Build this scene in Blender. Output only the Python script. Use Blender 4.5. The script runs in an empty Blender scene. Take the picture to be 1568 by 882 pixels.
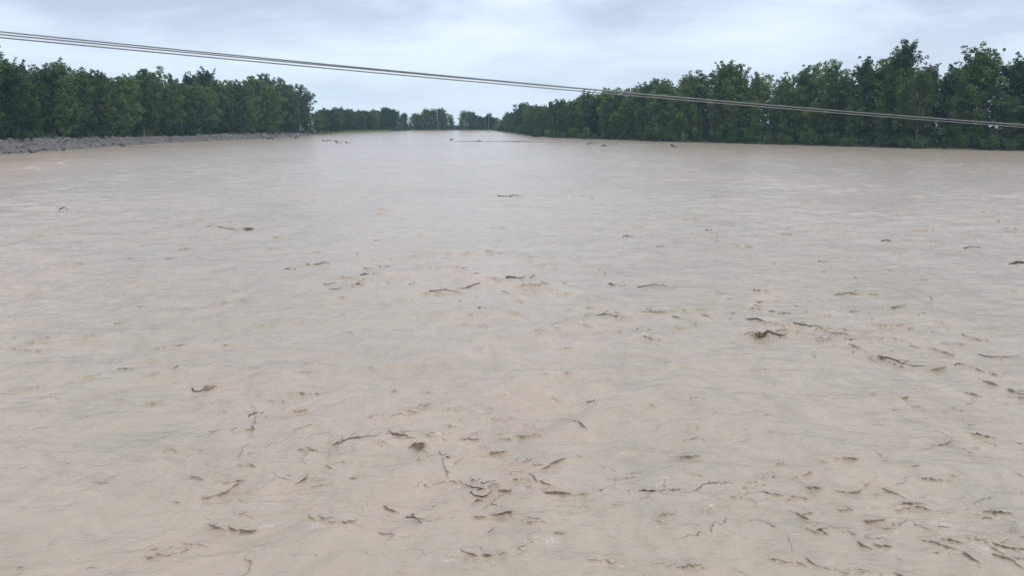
import bpy, math, random
import numpy as np
from mathutils import Vector, Matrix

random.seed(7); RNG = np.random.default_rng(7)
scene = bpy.context.scene
C = scene.collection
R = math.radians

# ------------------------------------------------------------------ camera
CAM_H = 8.0                      # eye height above the flood, standing on a bridge
F = 1255.0                       # focal length in pixels of a 1568 px wide picture
PITCH = math.atan(258.0 / F)
cam_d = bpy.data.cameras.new('camera'); cam = bpy.data.objects.new('camera', cam_d); C.objects.link(cam)
cam_d.sensor_width = 36.0; cam_d.lens = 36.0 * F / 1568.0
cam_d.clip_start = 0.1; cam_d.clip_end = 6000
cam.location = (0, 0, CAM_H); cam.rotation_euler = (R(90) - PITCH, 0, 0)
scene.camera = cam

# ------------------------------------------------------------------ sky and sun
world = bpy.data.worlds.new('World'); scene.world = world; world.use_nodes = True
def build_world():
    nt = world.node_tree; N = nt.nodes; L = nt.links; N.clear()
    out = N.new('ShaderNodeOutputWorld')
    sky = N.new('ShaderNodeTexSky'); sky.sky_type = 'NISHITA'; sky.sun_disc = False
    sky.sun_elevation = R(58); sky.sun_rotation = R(20); sky.air_density = 1.0; sky.dust_density = 2.0
    b1 = N.new('ShaderNodeBackground'); b1.inputs[1].default_value = 0.10; L.new(sky.outputs[0], b1.inputs[0])
    tc = N.new('ShaderNodeTexCoord'); sp = N.new('ShaderNodeSeparateXYZ'); L.new(tc.outputs['Generated'], sp.inputs[0])
    zz = N.new('ShaderNodeMath'); zz.operation = 'MAXIMUM'; zz.inputs[1].default_value = 0.0; L.new(sp.outputs[2], zz.inputs[0])
    za = N.new('ShaderNodeMath'); za.operation = 'ADD'; za.inputs[1].default_value = 0.16; L.new(zz.outputs[0], za.inputs[0])
    dx = N.new('ShaderNodeMath'); dx.operation = 'DIVIDE'; L.new(sp.outputs[0], dx.inputs[0]); L.new(za.outputs[0], dx.inputs[1])
    dy = N.new('ShaderNodeMath'); dy.operation = 'DIVIDE'; L.new(sp.outputs[1], dy.inputs[0]); L.new(za.outputs[0], dy.inputs[1])
    cb = N.new('ShaderNodeCombineXYZ'); L.new(dx.outputs[0], cb.inputs[0]); L.new(dy.outputs[0], cb.inputs[1])
    mp = N.new('ShaderNodeMapping'); mp.inputs['Location'].default_value = (3.1, 0.4, 0.0); mp.inputs['Rotation'].default_value = (0, 0, R(-12))
    L.new(cb.outputs[0], mp.inputs[0])
    n1 = N.new('ShaderNodeTexNoise'); n1.inputs['Scale'].default_value = 0.95; n1.inputs['Detail'].default_value = 6
    n1.inputs['Roughness'].default_value = 0.52; n1.inputs['Distortion'].default_value = 0.35
    L.new(mp.outputs[0], n1.inputs['Vector'])
    rp = N.new('ShaderNodeValToRGB'); cr = rp.color_ramp
    cr.elements[0].position = 0.37; cr.elements[0].color = (0.53, 0.60, 0.79, 1)
    cr.elements[1].position = 0.63; cr.elements[1].color = (0.86, 0.97, 1.10, 1)
    e = cr.elements.new(0.5); e.color = (0.71, 0.82, 1.0, 1)
    L.new(n1.outputs[0], rp.inputs[0])
    # the cloud deck thins to a pale even band where one looks along it, towards the horizon
    hz = N.new('ShaderNodeMapRange'); hz.inputs['From Min'].default_value = 0.0; hz.inputs['From Max'].default_value = 0.13
    hz.inputs['To Min'].default_value = 0.9; hz.inputs['To Max'].default_value = 0.0; L.new(zz.outputs[0], hz.inputs[0])
    mxc = N.new('ShaderNodeMix'); mxc.data_type = 'RGBA'; mxc.inputs['B'].default_value = (0.78, 0.93, 1.08, 1)
    L.new(hz.outputs[0], mxc.inputs['Factor']); L.new(rp.outputs[0], mxc.inputs['A'])
    b2 = N.new('ShaderNodeBackground'); b2.inputs[1].default_value = 0.95; L.new(mxc.outputs['Result'], b2.inputs[0])
    mx = N.new('ShaderNodeMixShader'); mx.inputs[0].default_value = 0.93
    L.new(b1.outputs[0], mx.inputs[1]); L.new(b2.outputs[0], mx.inputs[2]); L.new(mx.outputs[0], out.inputs[0])
build_world()
sun_d = bpy.data.lights.new('sun', 'SUN'); sun = bpy.data.objects.new('sun', sun_d); C.objects.link(sun)
sun_d.energy = 1.5; sun_d.angle = R(25); sun_d.color = (1.0, 0.96, 0.9)
sun.location = (30, -40, 120); sun.rotation_euler = (R(32), 0, R(20))
vs = scene.view_settings; vs.view_transform = 'Standard'; vs.look = 'None'; vs.exposure = 0.16; vs.gamma = 1.0; vs.use_curve_mapping = False
scene.render.resolution_x = 1024; scene.render.resolution_y = 577

# ------------------------------------------------------------------ picture rays -> places
cp, sp_ = math.cos(PITCH), math.sin(PITCH)
def ray(px, py):
    u = (px - 784.0) / F; v = (441.0 - py) / F
    return Vector((u, cp + v * sp_, -sp_ + v * cp))
def ground(px, py, z=0.0):
    d = ray(px, py); t = (z - CAM_H) / d.z
    return Vector((d.x * t, d.y * t, z))
def height_at(px, py, rng):                     # height seen at that pixel, at a horizontal distance
    d = ray(px, py); t = rng / math.hypot(d.x, d.y)
    return CAM_H + d.z * t
def px_of(p):
    y = p[1]; z = p[2] - CAM_H; dep = y * cp - z * sp_; up = y * sp_ + z * cp
    return 784 + F * p[0] / dep, 441 - F * up / dep

# ------------------------------------------------------------------ helpers
def tag(o, label=None, cat=None, group=None, kind=None):
    if label: o['label'] = label
    if cat: o['category'] = cat
    if group: o['group'] = group
    if kind: o['kind'] = kind
    return o
def obj(name, me, parent=None):
    o = bpy.data.objects.new(name, me); C.objects.link(o)
    if parent is not None: o.parent = parent
    return o
def mesh_np(name, verts, faces, mat=None, smooth=False):
    """verts (n,3), faces list of arrays with equal row length (3 or 4)"""
    me = bpy.data.meshes.new(name)
    verts = np.asarray(verts, dtype=np.float32)
    if not (isinstance(faces, list) and isinstance(faces[0], np.ndarray)): faces = [np.asarray(faces)]
    faces = [np.asarray(f, dtype=np.int32) for f in faces if len(f)]
    nl = sum(f.size for f in faces); nf = sum(len(f) for f in faces)
    me.vertices.add(len(verts)); me.vertices.foreach_set('co', verts.ravel())
    me.loops.add(nl); me.loops.foreach_set('vertex_index', np.concatenate([f.ravel() for f in faces]))
    me.polygons.add(nf)
    cnt = np.concatenate([np.full(len(f), f.shape[1], dtype=np.int32) for f in faces])
    st = np.concatenate([[0], np.cumsum(cnt)[:-1]]).astype(np.int32)
    me.polygons.foreach_set('loop_start', st)
    if smooth: me.polygons.foreach_set('use_smooth', np.ones(nf, dtype=bool))
    me.update(calc_edges=True); me.validate()
    if mat: me.materials.append(mat)
    return me
class MB:
    def __init__(s): s.v = []; s.q = []; s.t = []; s.n = 0
    def add(s, v, q=None, t=None):
        v = np.asarray(v, dtype=float).reshape(-1, 3)
        if q is not None and len(q): s.q.append(np.asarray(q) + s.n)
        if t is not None and len(t): s.t.append(np.asarray(t) + s.n)
        s.v.append(v); s.n += len(v)
    def tube(s, pts, rad, seg=6, cap=True):
        pts = [Vector(p) for p in pts]; n = len(pts); ring = []
        for i, p in enumerate(pts):
            d = (pts[min(i + 1, n - 1)] - pts[max(i - 1, 0)]).normalized()
            a = d.orthogonal().normalized() if i == 0 else (ring_a - d * ring_a.dot(d)).normalized()
            ring_a = a; b = d.cross(a)
            for k in range(seg):
                th = 2 * math.pi * k / seg
                ring.append(p + (a * math.cos(th) + b * math.sin(th)) * rad[i])
        q = []
        for i in range(n - 1):
            for k in range(seg):
                k2 = (k + 1) % seg
                q.append((i * seg + k, i * seg + k2, (i + 1) * seg + k2, (i + 1) * seg + k))
        v = [tuple(p) for p in ring]; t = []
        if cap:
            v += [tuple(pts[0]), tuple(pts[-1])]; c0 = n * seg; c1 = c0 + 1
            for k in range(seg):
                k2 = (k + 1) % seg
                t.append((c0, k2, k)); t.append((c1, (n - 1) * seg + k, (n - 1) * seg + k2))
        s.add(v, q, t)
    def leaves(s, cen, size, up_bias=0.35, rng=RNG, aspect=0.62):
        """rhombic leaf faces, folded a little, at the given centres"""
        cen = np.asarray(cen); n = len(cen)
        nrm = rng.normal(size=(n, 3)); nrm[:, 2] = np.abs(nrm[:, 2]) + up_bias; nrm /= np.linalg.norm(nrm, axis=1)[:, None]
        a = rng.normal(size=(n, 3)); a -= nrm * (a * nrm).sum(1)[:, None]; a /= np.linalg.norm(a, axis=1)[:, None]
        b = np.cross(nrm, a); sz = size * rng.uniform(0.6, 1.35, size=(n, 1))
        v = np.stack([cen - a * sz * .5, cen + b * sz * .5 * aspect + nrm * sz * .1, cen + a * sz * .5, cen - b * sz * .5 * aspect + nrm * sz * .1], axis=1).reshape(-1, 3)
        q = np.arange(4 * n).reshape(n, 4)
        s.add(v, q)
    def mesh(s, name, mat, smooth=False):
        return mesh_np(name, np.concatenate(s.v), [np.concatenate(x) for x in (s.q, s.t) if x], mat, smooth)

# ------------------------------------------------------------------ materials
def new_mat(name):
    m = bpy.data.materials.new(name); m.use_nodes = True; nt = m.node_tree
    return m, nt.nodes, nt.links, nt.nodes['Principled BSDF']
def noise(N, L, coord, scale, detail=4, rough=0.55, dist=0.0, vscale=None):
    n = N.new('ShaderNodeTexNoise'); n.inputs['Scale'].default_value = scale; n.inputs['Detail'].default_value = detail
    n.inputs['Roughness'].default_value = rough; n.inputs['Distortion'].default_value = dist
    if vscale:
        mp = N.new('ShaderNodeMapping'); mp.inputs['Scale'].default_value = vscale; L.new(coord, mp.inputs[0]); coord = mp.outputs[0]
    L.new(coord, n.inputs['Vector']); return n
def ramp(N, L, src, stops):
    r = N.new('ShaderNodeValToRGB'); cr = r.color_ramp
    cr.elements[0].position, cr.elements[0].color = stops[0][0], (*stops[0][1], 1)
    cr.elements[1].position, cr.elements[1].color = stops[-1][0], (*stops[-1][1], 1)
    for p, c in stops[1:-1]: e = cr.elements.new(p); e.color = (*c, 1)
    L.new(src, r.inputs[0]); return r
def mixc(N, L, fac, a, b, mode='MIX'):
    m = N.new('ShaderNodeMix'); m.data_type = 'RGBA'; m.blend_type = mode
    for k, s in (('Factor', fac), ('A', a), ('B', b)):
        if isinstance(s, (int, float)): m.inputs[k].default_value = s
        elif isinstance(s, tuple): m.inputs[k].default_value = (*s, 1)
        else: L.new(s, m.inputs[k])
    return m.outputs['Result']
def bump(N, L, src, strength, dist, base=None):
    b = N.new('ShaderNodeBump'); b.inputs['Strength'].default_value = strength; b.inputs['Distance'].default_value = dist
    L.new(src, b.inputs['Height'])
    if base is not None: L.new(base, b.inputs['Normal'])
    return b.outputs[0]

def mat_water():
    m, N, L, P = new_mat('muddy_water')
    tc = N.new('ShaderNodeTexCoord').outputs['Object']
    n = noise(N, L, tc, 0.05, 5, 0.6, 1.2, (1, 0.55, 1))
    col = ramp(N, L, n.outputs[0], [(0.3, (0.385, 0.330, 0.25)), (0.5, (0.43, 0.346, 0.262)), (0.7, (0.465, 0.358, 0.28))]).outputs[0]
    n2 = noise(N, L, tc, 0.42, 8, 0.68, 2.2, (1, 0.7, 1))
    c2 = ramp(N, L, n2.outputs[0], [(0.30, (0.84, 0.86, 0.86)), (0.5, (1.0, 1.0, 1.0)), (0.70, (1.12, 1.10, 1.10))]).outputs[0]
    col = mixc(N, L, 1.0, col, c2, 'MULTIPLY')
    at = N.new('ShaderNodeAttribute'); at.attribute_name = 'silt'
    col = mixc(N, L, at.outputs['Fac'], col, (0.54, 0.41, 0.315))
    af = N.new('ShaderNodeAttribute'); af.attribute_name = 'foam'
    nf = noise(N, L, tc, 24.0, 4, 0.7, 0.6)
    ad = N.new('ShaderNodeMath'); ad.operation = 'MULTIPLY_ADD'; L.new(af.outputs['Fac'], ad.inputs[0]); ad.inputs[1].default_value = 0.55; L.new(nf.outputs[0], ad.inputs[2])
    fr = ramp(N, L, ad.outputs[0], [(0.80, (0, 0, 0)), (0.98, (1, 1, 1))])
    col = mixc(N, L, fr.outputs[0], col, (0.74, 0.69, 0.64))
    L.new(col, P.inputs['Base Color'])
    P.inputs['Roughness'].default_value = 0.2; P.inputs['IOR'].default_value = 1.333
    b1 = noise(N, L, tc, 2.2, 5, 0.62, 0.8, (1, 0.7, 1)); b2 = noise(N, L, tc, 11, 3, 0.55, 0.5)
    b0 = noise(N, L, tc, 0.62, 5, 0.68, 0.6, (0.45, 1, 1))
    nrm = bump(N, L, b0.outputs[0], 0.38, 0.42); nrm = bump(N, L, b1.outputs[0], 0.55, 0.12, nrm); nrm = bump(N, L, b2.outputs[0], 0.35, 0.02, nrm)
    L.new(nrm, P.inputs['Normal'])
    return m
def mat_leaf(name, dark, mid, light, trans=0.25):
    m, N, L, P = new_mat(name)
    oi = N.new('ShaderNodeObjectInfo'); tc = N.new('ShaderNodeTexCoord').outputs['Object']; ge = N.new('ShaderNodeNewGeometry')
    n = noise(N, L, tc, 0.35, 3, 0.6)
    mx = N.new('ShaderNodeMath'); mx.operation = 'MULTIPLY_ADD'; L.new(oi.outputs['Random'], mx.inputs[0]); mx.inputs[1].default_value = 0.62
    L.new(n.outputs[0], mx.inputs[2])
    m2 = N.new('ShaderNodeMath'); m2.operation = 'MULTIPLY_ADD'; L.new(ge.outputs['Random Per Island'], m2.inputs[0]); m2.inputs[1].default_value = 0.3; L.new(mx.outputs[0], m2.inputs[2])
    col = ramp(N, L, m2.outputs[0], [(0.55, dark), (0.95, mid), (1.35, light)]).outputs[0]
    L.new(col, P.inputs['Base Color']); P.inputs['Roughness'].default_value = 0.55; P.inputs['Specular IOR Level'].default_value = 0.3
    tr = N.new('ShaderNodeBsdfTranslucent'); L.new(col, tr.inputs[0])
    ms = N.new('ShaderNodeMixShader'); ms.inputs[0].default_value = trans
    out = [x for x in N if x.type == 'OUTPUT_MATERIAL'][0]
    L.new(P.outputs[0], ms.inputs[1]); L.new(tr.outputs[0], ms.inputs[2]); L.new(ms.outputs[0], out.inputs['Surface'])
    return m
def mat_simple(name, stops, scale, rough=0.8, bstr=0.5, bdist=0.02, vscale=None):
    m, N, L, P = new_mat(name); tc = N.new('ShaderNodeTexCoord').outputs['Object']
    n = noise(N, L, tc, scale, 6, 0.65, 0.4, vscale)
    L.new(ramp(N, L, n.outputs[0], stops).outputs[0], P.inputs['Base Color']); P.inputs['Roughness'].default_value = rough
    L.new(bump(N, L, n.outputs[0], bstr, bdist), P.inputs['Normal'])
    return m
M = {
 'water': mat_water(),
 'leaf': mat_leaf('foliage_deep_green', (0.021, 0.05, 0.015), (0.052, 0.105, 0.025), (0.115, 0.18, 0.042)),
 'leaf_mid': mat_leaf('foliage_mid_green', (0.03, 0.062, 0.017), (0.075, 0.135, 0.03), (0.15, 0.215, 0.05)),
 'leaf_yellow': mat_leaf('foliage_yellow_green', (0.06, 0.095, 0.025), (0.12, 0.16, 0.04), (0.19, 0.22, 0.06)),
 'leaf_shrub': mat_leaf('foliage_shrub_green', (0.03, 0.07, 0.022), (0.06, 0.12, 0.035), (0.10, 0.17, 0.05)),
 'grass': mat_leaf('reed_green', (0.10, 0.17, 0.04), (0.16, 0.25, 0.06), (0.24, 0.32, 0.09)),
 'bark': mat_simple('bark', [(0.3, (0.05, 0.042, 0.035)), (0.7, (0.15, 0.13, 0.11))], 6, 0.9, 0.6, 0.03, (1, 1, 0.25)),
 'pale_wood': mat_simple('bleached_wood', [(0.3, (0.30, 0.29, 0.27)), (0.7, (0.52, 0.50, 0.47))], 5, 0.85, 0.4, 0.02),
 'drift': mat_simple('wet_driftwood', [(0.3, (0.04, 0.032, 0.022)), (0.7, (0.13, 0.10, 0.066))], 14, 0.5, 0.6, 0.01),
 'drift_tan': mat_simple('tan_driftwood', [(0.3, (0.13, 0.085, 0.045)), (0.7, (0.27, 0.19, 0.11))], 14, 0.6, 0.6, 0.01),
 'gravel': mat_simple('grey_gravel', [(0.3, (0.052, 0.048, 0.046)), (0.5, (0.135, 0.122, 0.115)), (0.7, (0.225, 0.20, 0.185))], 0.9, 0.9, 1.0, 0.15),
 'stone': mat_simple('grey_stone', [(0.35, (0.065, 0.06, 0.058)), (0.65, (0.25, 0.23, 0.215))], 0.5, 0.85, 0.4, 0.05),
 'white_stone': mat_simple('white_stone', [(0.3, (0.55, 0.54, 0.52)), (0.7, (0.75, 0.74, 0.72))], 3, 0.8, 0.3, 0.02),
 'soil': mat_simple('forest_floor', [(0.3, (0.035, 0.045, 0.02)), (0.7, (0.085, 0.085, 0.045))], 0.5, 0.95, 0.8, 0.1),
 'mud': mat_simple('wet_mud', [(0.3, (0.15, 0.115, 0.09)), (0.7, (0.27, 0.21, 0.165))], 0.3, 0.45, 0.6, 0.05, (1, 2.5, 1)),
 'wire': mat_simple('grey_cable', [(0.3, (0.16, 0.165, 0.16)), (0.7, (0.24, 0.245, 0.24))], 3, 0.5, 0.1, 0.002),
 'concrete': mat_simple('grey_concrete', [(0.3, (0.28, 0.27, 0.25)), (0.7, (0.42, 0.41, 0.39))], 2, 0.85, 0.3, 0.01),
 'ceramic': mat_simple('brown_glaze', [(0.3, (0.10, 0.05, 0.03)), (0.7, (0.14, 0.08, 0.05))], 4, 0.25, 0.05, 0.002),
}

# ------------------------------------------------------------------ the banks: waterline in plan
def interp(pts, x):
    xs = [p[0] for p in pts]; ys = [p[1] for p in pts]; return float(np.interp(x, xs, ys))
W_LEFT = [(0, 237), (60, 232), (120, 228), (200, 222), (270, 218), (350, 214.5), (430, 210.5), (490, 205.5)]
W_RIGHT = [(762, 201), (785, 203.5), (812, 209), (860, 211.3), (930, 213.3), (1000, 216), (1100, 218.6), (1200, 221.2), (1300, 224), (1400, 226.8), (1568, 231)]
left = [ground(*p) for p in W_LEFT]; right = [ground(*p) for p in W_RIGHT]
far = [ground(x, y) for x, y in ((535, 202.6), (592, 200.6), (635, 199.2), (700, 198.8), (755, 199.0))]
d0 = (left[0] - left[2]).normalized(); d1 = (right[-1] - right[-3]).normalized()
pre = [left[0] + d0 * s for s in (260, 200, 130, 80, 40, 18)]
post = [right[-1] + d1 * s for s in (15, 40, 90, 160)] ; post += [post[-1] + Vector((0.25, -1, 0)) * s for s in (80, 180, 300)]
bank = pre + left + far + right + post          # clockwise round the water as seen from above
def resample(pts, step):
    out = []
    for a, b in zip(pts[:-1], pts[1:]):
        n = max(1, int((b - a).length / step))
        out += [a.lerp(b, i / n) for i in range(n)]
    return out + [pts[-1]]
def normals(pts):                                # pointing away from the water (left of travel)
    out = []
    for i in range(len(pts)):
        t = pts[min(i + 1, len(pts) - 1)] - pts[max(i - 1, 0)]; t.normalize(); out.append(Vector((-t.y, t.x, 0)))
    for _ in range(3): out = [(out[max(i - 1, 0)] + out[i] * 2 + out[min(i + 1, len(out) - 1)]).normalized() for i in range(len(out))]
    return out
# height of the land behind the bank: high behind the embankment, low elsewhere
BT_LEFT = [(-200, 217), (0, 214.5), (100, 211.6), (200, 209.6), (300, 207.5), (400, 205.2), (480, 202.5)]
def bank_top(p):
    """land height above the water for a waterline point"""
    if p.y <= 60: return 3.3 if p.x < 0 else 0.9
    px = px_of((p.x, p.y, 0))[0]
    if p.x < 0 and px < 497:
        py = interp(BT_LEFT, px); rng = math.hypot(p.x, p.y) + 9
        return max(0.9, height_at(px, py, rng))
    return 0.8

B = resample(bank, 9.0); BN = normals(B)
prof = [(-6, -1.6), (0, -0.06), (1.2, 0.3), (4, 0.62), (9, 0.96), (14, 1.0), (40, 1.15), (120, 1.6), (300, 2.0)]
v = []; nb = len(B)
for i, (p, n) in enumerate(zip(B, BN)):
    top = bank_top(p)
    for off, k in prof:
        z = k * top if 0 < off else k
        if p.x < 0 and p.y < 470 and off in (1.2, 4): z = min(z, -0.35 + off * 0.1)   # lies under the gravel embankment
        if 0 < off < 60: z += 0.12 * math.sin(i * 1.7 + off)
        v.append((p.x + n.x * off, p.y + n.y * off, z))
m_ = len(prof)
q = [(i * m_ + j, (i + 1) * m_ + j, (i + 1) * m_ + j + 1, i * m_ + j + 1) for i in range(nb - 1) for j in range(m_ - 1)]
q = [(a, d, c, b) for a, b, c, d in q]
tag(obj('terrain', mesh_np('terrain', v, np.array(q)[:, ::-1], M['soil'], True)), kind='structure')
bed = 980
tag(obj('riverbed', mesh_np('riverbed', [(-bed, -bed, -2.2), (bed, -bed, -2.2), (bed, bed, -2.2), (-bed, bed, -2.2)], [(0, 1, 2, 3)], M['mud'])), kind='structure')

# ------------------------------------------------------------------ water: one sheet with real wavelets
def vnoise(x, y, seed, freq):
    """smooth value noise"""
    r = np.random.default_rng(seed); T = r.uniform(-1, 1, size=(256, 256))
    x = x * freq; y = y * freq; xi = np.floor(x).astype(int); yi = np.floor(y).astype(int); fx = x - xi; fy = y - yi
    fx = fx * fx * (3 - 2 * fx); fy = fy * fy * (3 - 2 * fy)
    g = lambda a, b: T[a & 255, b & 255]
    return (g(xi, yi) * (1 - fx) + g(xi + 1, yi) * fx) * (1 - fy) + (g(xi, yi + 1) * (1 - fx) + g(xi + 1, yi + 1) * fx) * fy
def build_water():
    rs = [4.0, 7.0, 10.0]; r = 11.5
    while r < 900:
        rs.append(r); k = 0.0023 if r < 75 else 0.0023 + 0.0085 * min(1, (r - 75) / 250.0)
        if r > 700: k = 0.08
        r *= 1 + k
    rs = np.array([1.0] + rs + [950.0])
    fine = np.linspace(R(-39), R(39), 830)
    coarse = np.linspace(R(39), R(321), 60)[1:-1]
    th = np.concatenate([fine, coarse]); nt = len(th); nr = len(rs)
    RR, TH = np.meshgrid(rs, th, indexing='ij'); X = RR * np.sin(TH); Y = RR * np.cos(TH)
    Z = np.zeros_like(X)
    drv = np.gradient(rs)[:, None] * np.ones_like(X); dth = np.where(np.arange(nt) < len(fine), R(78) / 829, 0.3)[None, :] * RR
    sp = np.maximum(drv, dth)
    # long swell and chop, amplitude in patches
    g = np.random.default_rng(3)
    patch = 0.55 + 0.45 * vnoise(X, Y, 5, 0.06) + 0.35 * vnoise(X, Y, 6, 0.17); patch = np.clip(patch, 0.12, 1.5)
    wx = X + 1.2 * vnoise(X, Y, 8, 0.21); wy = Y + 1.2 * vnoise(X, Y, 9, 0.21)
    for k in range(46):
        lam = 0.35 * (18.0 ** (k / 45.0)); a = g.normal(R(90), R(50)); ph = g.uniform(0, 6.28)
        amp = 0.0042 * lam ** 0.62 * (1.0 if lam < 1.5 else 1.7)
        fade = np.clip((lam / sp - 2.2) / 2.5, 0, 1)
        s = np.sin((wx * math.cos(a) + wy * math.sin(a)) * 2 * math.pi / lam + ph)
        Z += amp * fade * patch * (s if lam > 2 else (1 - 2 * np.abs(s) ** 0.8) * 0.8)
    Z += 0.03 * vnoise(X, Y, 11, 0.35) + 0.02 * vnoise(X, Y, 12, 0.8) * patch
    DX = np.zeros_like(X); DY = np.zeros_like(X)
    foam = np.zeros_like(X); silt = np.zeros_like(X)
    # steep wavelets: broken crest lines that wander, each with a steep face and a longer back
    stamps = []
    def chain(px, py, n, h=1.0, foam_p=0.02):
        p = ground(px, py); rg = p.length; k = 0.75 + 0.012 * rg
        ang = -0.020 * p.x * min(1.0, 25 / rg) + g.normal(0, 0.38); x, y = p.x, p.y; turn = g.normal(0, .10); side = 1 if g.random() < .8 else -1
        step = 0.15 * k; ph = g.uniform(0, 6.28); A0_ = (0.026 + 0.070 * g.random() ** 1.8) * h * k
        for i in range(n):
            env = math.sin(math.pi * (i + .7) / (n + .4)) * max(0.0, 0.55 + 0.6 * math.sin(i * g.uniform(.6, 1.1) + ph))
            if env > .12: stamps.append((x, y, ang + (0 if side > 0 else math.pi), step * g.uniform(.75, 1.3), A0_ * env, g.uniform(-.4, .4), g.random() < foam_p))
            x += math.cos(ang) * step; y += math.sin(ang) * step; ang += turn + g.normal(0, .16)
    for _ in range(520): chain(g.uniform(-120, 1690), 245 + 660 * g.random() ** 1.05, int(g.integers(2, 10)), .85)
    clusters = [(600, 680, 130, 45, 26), (690, 720, 60, 50, 16), (380, 660, 40, 60, 12), (330, 780, 90, 50, 10), (560, 780, 180, 50, 18),
        (720, 760, 80, 40, 12), (560, 430, 90, 30, 14), (720, 445, 110, 25, 20), (950, 480, 90, 25, 22), (1150, 490, 90, 30, 26), (1330, 470, 120, 30, 24),
        (1420, 540, 100, 40, 30), (1250, 510, 80, 25, 14), (1480, 640, 90, 50, 22), (1450, 780, 110, 50, 44), (1300, 820, 120, 40, 24), (1180, 740, 110, 40, 18),
        (980, 760, 120, 30, 12), (1000, 690, 160, 40, 18), (350, 350, 60, 15, 12), (80, 320, 60, 40, 10), (60, 250, 60, 8, 20), (1480, 380, 90, 30, 26),
        (1250, 400, 150, 40, 26), (820, 350, 200, 40, 20), (180, 560, 120, 50, 14), (760, 610, 140, 40, 18), (430, 590, 120, 30, 12), (1100, 650, 150, 40, 14), (1350, 320, 160, 30, 40), (1150, 370, 120, 25, 30), (700, 390, 160, 25, 24), (300, 400, 160, 40, 24), (1500, 300, 80, 25, 24), (420, 340, 120, 20, 16), (120, 460, 110, 60, 18)]
    for cx, cy, sx, sy, n in clusters:
        for _ in range(n): chain(g.normal(cx, sx), max(243, g.normal(cy, sy)), int(g.integers(3, 18)), 1.25, .05)
    # crest lines of the boils and seams that the photograph shows
    seams = [[(700, 441), (730, 434), (752, 432), (790, 424), (818, 421)], [(640, 447), (680, 447), (705, 446)], [(840, 500), (880, 492), (900, 484), (935, 487), (968, 484)],
        [(980, 476), (1030, 477), (1080, 482), (1110, 492)], [(1090, 470), (1130, 470), (1160, 472), (1190, 478)], [(1140, 488), (1170, 495), (1200, 500), (1240, 497), (1270, 506), (1300, 520)],
        [(1310, 530), (1345, 545), (1380, 558), (1430, 568)], [(1340, 480), (1365, 472), (1410, 478)], [(1370, 520), (1420, 528), (1470, 545), (1540, 548)], [(1440, 500), (1500, 520), (1560, 530)],
        [(490, 685), (530, 672), (560, 664), (590, 655), (615, 665), (640, 680), (650, 690)], [(590, 725), (625, 715), (640, 700)], [(455, 685), (480, 690), (470, 710)],
        [(390, 620), (396, 645), (385, 680), (370, 700)], [(330, 755), (345, 740), (365, 735)], [(640, 745), (690, 735), (740, 742), (790, 730)], [(760, 715), (800, 703), (830, 712)],
        [(960, 748), (1000, 752), (1050, 750), (1090, 742), (1110, 738)], [(1140, 740), (1190, 735), (1235, 722)], [(1150, 800), (1200, 805), (1260, 812)],
        [(1360, 780), (1400, 770), (1450, 785), (1500, 780), (1545, 785)], [(1400, 800), (1440, 815), (1500, 830), (1560, 845)], [(1180, 855), (1230, 862), (1290, 870)],
        [(900, 855), (960, 862), (1020, 860), (1100, 872)], [(220, 850), (250, 845), (275, 838)], [(280, 825), (310, 828), (340, 838)], [(20, 530), (70, 520), (150, 515)], [(200, 535), (320, 528), (380, 524)],
        [(430, 412), (470, 405), (505, 404)], [(540, 438), (560, 425), (575, 418)], [(560, 640), (620, 625), (690, 610)], [(450, 790), (520, 800), (590, 795)], [(0, 600), (60, 590), (150, 575)],
        [(1480, 560), (1530, 575), (1568, 580)], [(300, 335), (345, 347), (385, 350)], [(650, 690), (680, 705), (690, 730)], [(1280, 450), (1310, 449), (1345, 452)], [(1120, 760), (1160, 770), (1210, 768)]]
    for ln in seams:
        P_ = [ground(*c) for c in ln]; rg = P_[0].length; k = 0.75 + 0.012 * rg; Q = resample(P_, .10 * k); ph = g.uniform(0, 6.28)
        for i in range(1, len(Q)):
            d_ = Q[i] - Q[i - 1]; an = math.atan2(d_.y, d_.x)
            if d_.x < 0: an += math.pi
            e_ = max(0., .5 + .55 * math.sin(i * .37 + ph) + .3 * math.sin(i * .93 + ph * 2))
            if e_ > .15: stamps.append((Q[i].x + g.normal(0, .025 * k), Q[i].y + g.normal(0, .05 * k), an + g.normal(0, .18), .15 * k * g.uniform(.7, 1.2), .085 * k * min(1, e_), g.uniform(-.3, .3), g.random() < .05))
    ZS = np.zeros_like(X)
    for (sx, sy, ang, Lh, A, bend, fo) in stamps:
        rg = math.hypot(sx, sy); ext = Lh * 1.7 + 0.35
        i0, i1 = np.searchsorted(rs, [rg - ext, rg + ext]); i1 += 1
        tc = math.atan2(sx, sy); dt = ext / rg
        j0, j1 = np.searchsorted(fine, [tc - dt, tc + dt])
        if i1 - i0 < 2 or j1 - j0 < 2: continue
        sl = (slice(i0, i1), slice(j0, j1))
        dx = X[sl] - sx; dy = Y[sl] - sy; ca, sa = math.cos(ang), math.sin(ang)
        u = dx * ca + dy * sa; w = -dx * sa + dy * ca + bend * u * u / max(Lh, 0.2) * 0.6 + 0.02 * np.sin(u * 11 + sx)
        hgt = A * np.exp(-(u / Lh) ** 2 * 1.2)
        front = max(0.02, 0.6 * drv[i0, 0]); back = 0.05 + 1.1 * A
        prof_ = np.where(w < 0, np.exp(np.minimum(w, 0) / front), np.exp(-np.maximum(w, 0) / back))
        new = hgt * prof_; win = new > ZS[sl]
        ZS[sl] = np.where(win, new, ZS[sl]); push = 1.7 * hgt * prof_ ** 1.5
        DX[sl] = np.where(win, push * sa, DX[sl]); DY[sl] = np.where(win, -push * ca, DY[sl])
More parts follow.
